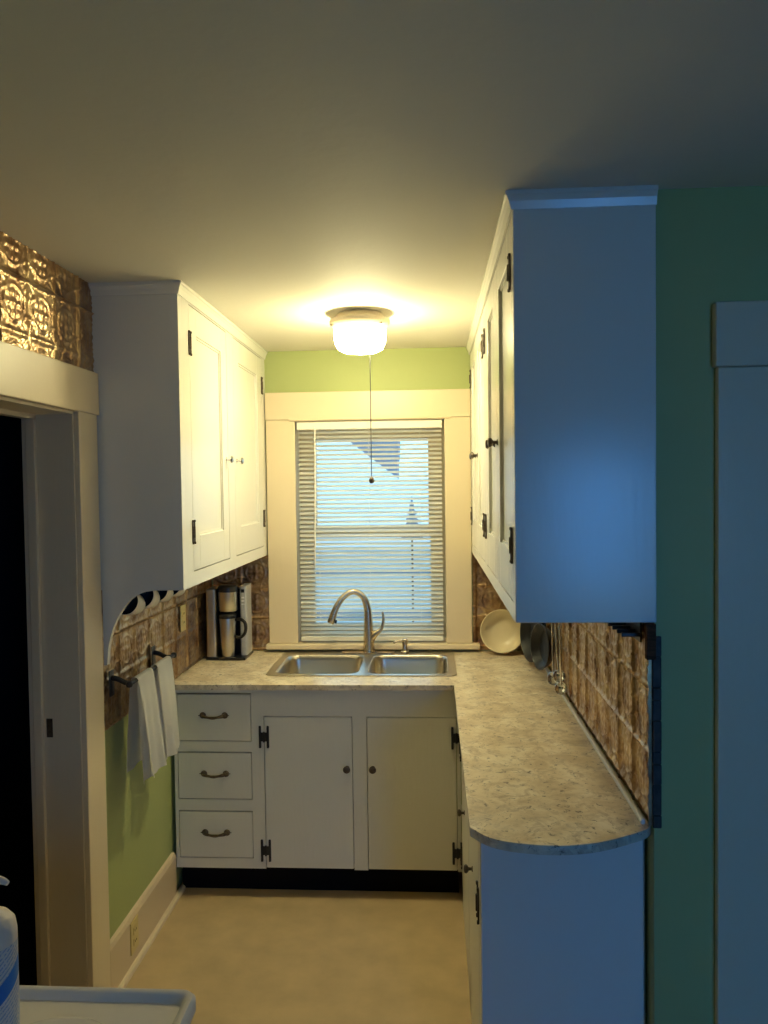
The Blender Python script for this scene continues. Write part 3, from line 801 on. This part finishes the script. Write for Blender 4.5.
b = B(); lathe(b, [(0, .3252), (.049, .3252), (.050, .338), (.047, .350), (.040, .355), (0, .355)], (ox, oy-.010, ZT), 32)
finish('lid', b, M['plastic'], cm, smooth=40)
tm = thing('travel_mug', (ox, oy-.022, ZT+.0145), 'stainless travel mug with black lid and handle under the coffee maker', 'travel mug')
b = B(); lathe(b, [(0, .0145), (.030, .0145), (.0315, .024), (.036, .10), (.0405, .195), (.040, .199), (0, .199)], (ox, oy-.022, ZT), 32)
finish('body', b, M['steel'], tm, smooth=40)
b = B(); lathe(b, [(0, .1992), (.0425, .1992), (.0430, .212), (.036, .220), (.030, .223), (0, .223)], (ox, oy-.022, ZT), 32)
finish('lid', b, M['plastic'], tm, smooth=40)
b = B(); tube(b, smooth_path([(ox+.038, oy-.026, ZT+.190, .0075), (ox+.066, oy-.038, ZT+.194, .008), (ox+.088, oy-.046, ZT+.182, .0085), (ox+.094, oy-.048, ZT+.155, .0085), (ox+.086, oy-.046, ZT+.125, .008), (ox+.062, oy-.036, ZT+.106, .0075), (ox+.034, oy-.024, ZT+.110, .007)], 5), .008, 12)
finish('handle', b, M['plastic'], tm, smooth=50)

# outlets
def outlet(name, loc, label, parent_rot, wd=.07, ht=.115, m='outlet'):
    t = thing(name, loc, label, 'outlet')
    x, y, z = loc
    bx('cover_plate', M[m], (x, x+.005, y-wd/2, y+wd/2, z-ht/2, z+ht/2), t, bev=.0015)
    for dz in (-.02, .02):
        q = bx('socket', M[m], (x+.005, x+.0075, y-.016, y+.016, z+dz-.013, z+dz+.013), t, bev=.001)
        b = B()
        for dy in (-.006, .006): box(b, x+.0076, x+.0082, y+dy-.001, y+dy+.001, z+dz-.003, z+dz+.006)
        finish('slot', b, M['toe'], q)
    return t
outlet('outlet', (XL+.0105, 3.385, 1.165), 'ivory outlet on the left tin between mugs and coffee maker', 0)
outlet('outlet', (XL+.0172, 2.735, .115), 'ivory outlet set in the left baseboard', 0)

# ------------------------------------------------------------------ right back corner: bowl, skillets, utensils
bw = thing('bowl', (.338, 3.80, 1.02), 'cream bowl propped on edge against the tin behind the right counter', 'bowl')
b = B(); lathe(b, [(0, -.046), (.045, -.046), (.070, -.040), (.094, -.012), (.104, .012), (.1055, .016), (.1025, .0165), (.099, .012), (.090, -.010), (.067, -.0345), (.044, -.040), (0, -.040)], (0, 0, 0), 48)
ax = Vector((-.13, -1, .28)).normalized(); q = Vector((0, 0, 1)).rotation_difference(ax).to_matrix().to_4x4()
bmesh.ops.transform(b, matrix=Matrix.Translation((.336, 3.793, ZT+.112)) @ q, verts=b.verts)
bo = finish('bowl_body', b, M['bowl'], bw, smooth=50)

def skillet(loc, ax, r, depth, hang, label):
    t = thing('skillet', loc, label, 'skillet', 'skillets hung by the right wall')
    b = B(); lathe(b, [(0, -depth), (r*.72, -depth), (r*.80, -depth*.85), (r*.98, 0), (r, .002), (r*.97, .003), (r*.77, -depth*.82), (r*.70, -depth+.004), (0, -depth+.004)], (0, 0, 0), 44)
    q = Vector((0, 0, 1)).rotation_difference(Vector(ax).normalized()).to_matrix().to_4x4()
    T = Matrix.Translation(loc) @ q
    bmesh.ops.transform(b, matrix=T, verts=b.verts)
    finish('pan_body', b, M['pan'], t, smooth=50)
    inv = q.inverted() @ Vector((0, 0, 1)); inv.z = 0; inv.normalize()
    b = B(); tube(b, [tuple(T @ (inv*(r*.93) + Vector((0, 0, -.006)))) + (.009,), tuple(T @ (inv*(r+.05) + Vector((0, 0, .008)))) + (.010,), tuple(T @ (inv*(r+hang) + Vector((0, 0, .010)))) + (.013,)], .01, 10, flat=.5)
    finish('handle', b, M['pan'], t, smooth=50)
    return t
skillet((.436, 3.50, 1.070), (-.965, -.25, .05), .125, .040, .172, 'large black skillet hung in the right corner beside the cream bowl')
skillet((.446, 3.275, 1.060), (-.965, -.25, .05), .098, .034, .208, 'smaller black skillet hung in front of the large one by the right wall')

ur = thing('utensil_rail', (XR-.01, 3.1, 1.36), 'thin metal rail with hooks under the right cabinet', 'rail')
b = B(); tube(b, [(XR-.055, 2.93, 1.375), (XR-.055, 3.60, 1.375)], .004, 10)
for y in (2.94, 3.59): tube(b, [(XR-.055, y, 1.375), (XR-.008, y, 1.375)], .004, 8)
finish('rail_bar', b, M['steel'], ur)
def utensil(y, x, zb, rb, dx, dy, label, kind):
    t = thing(kind, (x, y, 1.375), label, 'kitchen utensil', 'metal utensils hung under the right cabinet')
    b = B(); p = smooth_path([(XR-.055, y, 1.383), (XR-.062, y, 1.376), (x+.004, y, 1.35), (x, y, 1.25), (x+dx*.35, y+dy*.3, 1.10), (x+dx, y+dy, zb+rb*1.0)], 5)
    tube(b, p, .0036, 8)
    finish('handle', b, M['chrome'], t, smooth=50)
    b = B(); ax = Vector((-.5, -.8, .35)).normalized(); q = Vector((0, 0, 1)).rotation_difference(ax).to_matrix()
    lathe(b, [(0, -rb*.55), (rb*.45, -rb*.48), (rb*.85, -rb*.2), (rb, 0), (rb*.95, .001), (rb*.80, -rb*.17), (rb*.42, -rb*.42), (0, -rb*.48)], (x+dx, y+dy, zb+rb*.5), 24, q)
    finish('scoop', b, M['chrome'], t, smooth=50)
    return t
utensil(3.12, .472, .958, .028, .002, -.03, 'shiny metal ladle hung nearest the skillets', 'ladle')
utensil(3.04, .474, .985, .026, .010, -.02, 'shiny metal ladle hung between the other two utensils', 'ladle')
utensil(2.97, .478, .948, .025, .006, .01, 'shiny metal serving spoon hung nearest the camera', 'serving_spoon')

# rack with prongs and wooden block on the right tin under the near end of the cabinet
rk = thing('wire_rack', (XR-.03, 2.1, 1.39), 'black pronged rack under the near end of right cabinet', 'rack')
b = B(); box(b, XR-.020, XR-.015, 1.915, 2.16, 1.350, 1.4065, bev=.001); finish('back_bar', b, M['black'], rk)
for k in range(5):
    y = 1.905 + .012 + k*.048
    b = B(); box(b, XR-.064, XR-.018, y-.004, y+.004, 1.364, 1.374, bev=.0015)
    finish('prong', b, M['black'], rk)
wbk = tag(bx('wood_bracket', M['wood'], (XR-.022, XR+.000, 1.848, 1.868, 1.322, 1.4065), None, bev=.002), 'dark brown wood bracket under the near corner of right cabinet', 'bracket')

# ------------------------------------------------------------------ white enamel appliance in the foreground
SX0, SX1, SY0, SY1 = -1.075, -.390, .60, 1.238
ra = thing('stove', (-.73, .92, 0), 'white enamel stove top with raised rim in the lower left foreground', 'stove')
b = B(); prism(b, rrect(SX0+.012, SX1-.012, SY0+.012, SY1-.012, .02), 'z', .06, .876)
finish('body', b, M['enamel'], ra, smooth=40)
bx('plinth', M['toe'], (SX0+.03, SX1-.03, SY0+.03, SY1-.03, .001, .06), ra)
b = B(); prism(b, rrect(SX0+.006, SX1-.006, SY0+.006, SY1-.006, .02), 'z', .876, .884)
finish('rim_gap_shade', b, M['plastic'], ra)  # black strip puts the dark of the gap under the rim into colour
b = B(); loops = []
for ins, z, r in ((.006, .884, .022), (.0, .890, .022), (.0, .909, .022), (.004, .915, .022), (.010, .915, .018), (.015, .912, .016), (.022, .903, .014)):
    loops.append([b.verts.new((x, y, z)) for x, y in rrect(SX0+ins, SX1-ins, SY0+ins, SY1-ins, r)])
for p, q in zip(loops, loops[1:]):
    for i in range(len(p)): b.faces.new((p[i], p[(i+1) % len(p)], q[(i+1) % len(p)], q[i]))
b.faces.new(loops[0][::-1]); b.faces.new(loops[-1])
finish('top', b, M['enamel'], ra, smooth=40)
for (x, y) in ((-.575, 1.075), (-.90, 1.075), (-.575, .76), (-.90, .76)):
    b = B(); lathe(b, [(0, .0002), (.060, .0004), (.085, .0012), (.094, .0034), (.100, .0030), (.104, .0002)], (x, y, .903), 40)
    finish('burner_plate', b, M['enamel'], ra, smooth=50)

# ------------------------------------------------------------------ pump bottle on it
PX, PY, PZ = -.664, 1.100, .9073
bt = thing('pump_bottle', (PX, PY, PZ), 'white plastic pump bottle with blue label at lower left edge', 'bottle')
b = B(); lathe(b, [(0, 0), (.036, 0), (.040, .004), (.0405, .015), (.0405, .174), (.038, .189), (.030, .199), (.018, .205), (.015, .214), (0, .214)], (PX, PY, PZ), 40)
finish('bottle_body', b, M['bottle'], bt, smooth=50)
b = B(); uvl = b.loops.layers.uv.new('UVMap'); a0, a1, n = math.radians(-155), math.radians(20), 36
cols = []
for i in range(n+1):
    a = a0 + (a1-a0)*i/n; cols.append([b.verts.new((PX+.0409*math.cos(a), PY+.0409*math.sin(a), PZ+z)) for z in (.018, .162)])
for i in range(n):
    f = b.faces.new((cols[i][0], cols[i+1][0], cols[i+1][1], cols[i][1]))
    for lp, (u, v) in zip(f.loops, ((i/n*1.3, 0), ((i+1)/n*1.3, 0), ((i+1)/n*1.3, 1.2), (i/n*1.3, 1.2))): lp[uvl].uv = (u, v)
finish('label', b, M['label'], bt, smooth=True)
b = B(); lathe(b, [(0, .2085), (.0165, .2085), (.0165, .229), (.006, .231), (.005, .252), (.0095, .254), (.0095, .264), (0, .265)], (PX, PY, PZ), 24)
tube(b, smooth_path([(PX, PY, PZ+.258, .0055), (PX+.014, PY-.002, PZ+.258, .0056), (PX+.028, PY-.003, PZ+.255, .0050), (PX+.036, PY-.004, PZ+.252, .0034)], 4), .005, 12)
finish('pump', b, M['bottle'], bt, smooth=50)

# ------------------------------------------------------------------ outside the kitchen window
structure(bx('ground', M['snow'], (-14, 14, YW+.30, 40, -.9, -.6)))
nh = thing('house', (1.2, 12, -.6), 'pale neighbouring house with snowy roof and dark dormer beyond the blind', 'house')
b = B(); box(b, -3.4, 2.6, 9.3, 14.2, -.6, 1.38)
finish('wall', b, M['pale_siding'], nh)
def roofz(y): return 1.35 + .3*(y-9)
b = B(); prof = [(-3.6, 8.6), (-3.6, 12.85), (-1.34, 12.80), (-.42, 10.57), (2.8, 10.50), (2.8, 8.6)]
lo = [b.verts.new((x, y, roofz(y)-.16)) for x, y in prof]; hi = [b.verts.new((x, y, roofz(y))) for x, y in prof]
b.faces.new(lo[::-1]); b.faces.new(hi)
for q in range(len(prof)): b.faces.new((lo[q], lo[(q+1) % len(prof)], hi[(q+1) % len(prof)], hi[q]))
finish('roof', b, M['snow'], nh)
b = B(); prism(b, [(-1.46, 1.5), (-1.46, 2.72), (-.53, 2.72), (-.60, 1.5)], 'y', 13.2, 14.1)
finish('dormer', b, M['siding'], nh)
fe = thing('fence', (-.3, 7.6, -.6), 'low snowy fence outside behind the lower sash', 'fence')
b = B()
for q in range(12): box(b, -2.6+q*.42, -2.55+q*.42, 7.6, 7.65, -.6, 1.02)
finish('post_row', b, M['pale_siding'], fe)
for zq in (.45, .86): finish('rail', box(B(), -2.7, 2.4, 7.57, 7.60, zq, zq+.06), M['siding'], fe)
ev = thing('evergreen', (-.20, 8.0, -.6), 'small snowy evergreen tree outside the kitchen window', 'tree')
b = B()
for k in range(6):
    z = 1.20 + k*.062; r = .11*(1-k/6)+.015
    lathe(b, [(0, z+.13), (r*.5, z+.05), (r, z), (r*.4, z+.02), (0, z+.02)], (-.20, 8.0, 0), 12)
finish('foliage', b, M['evergreen'], ev)
b = B(); tube(b, [(-.20, 8.0, -.6), (-.20, 8.0, 1.25)], .010, 8); finish('trunk', b, M['wood'], ev)
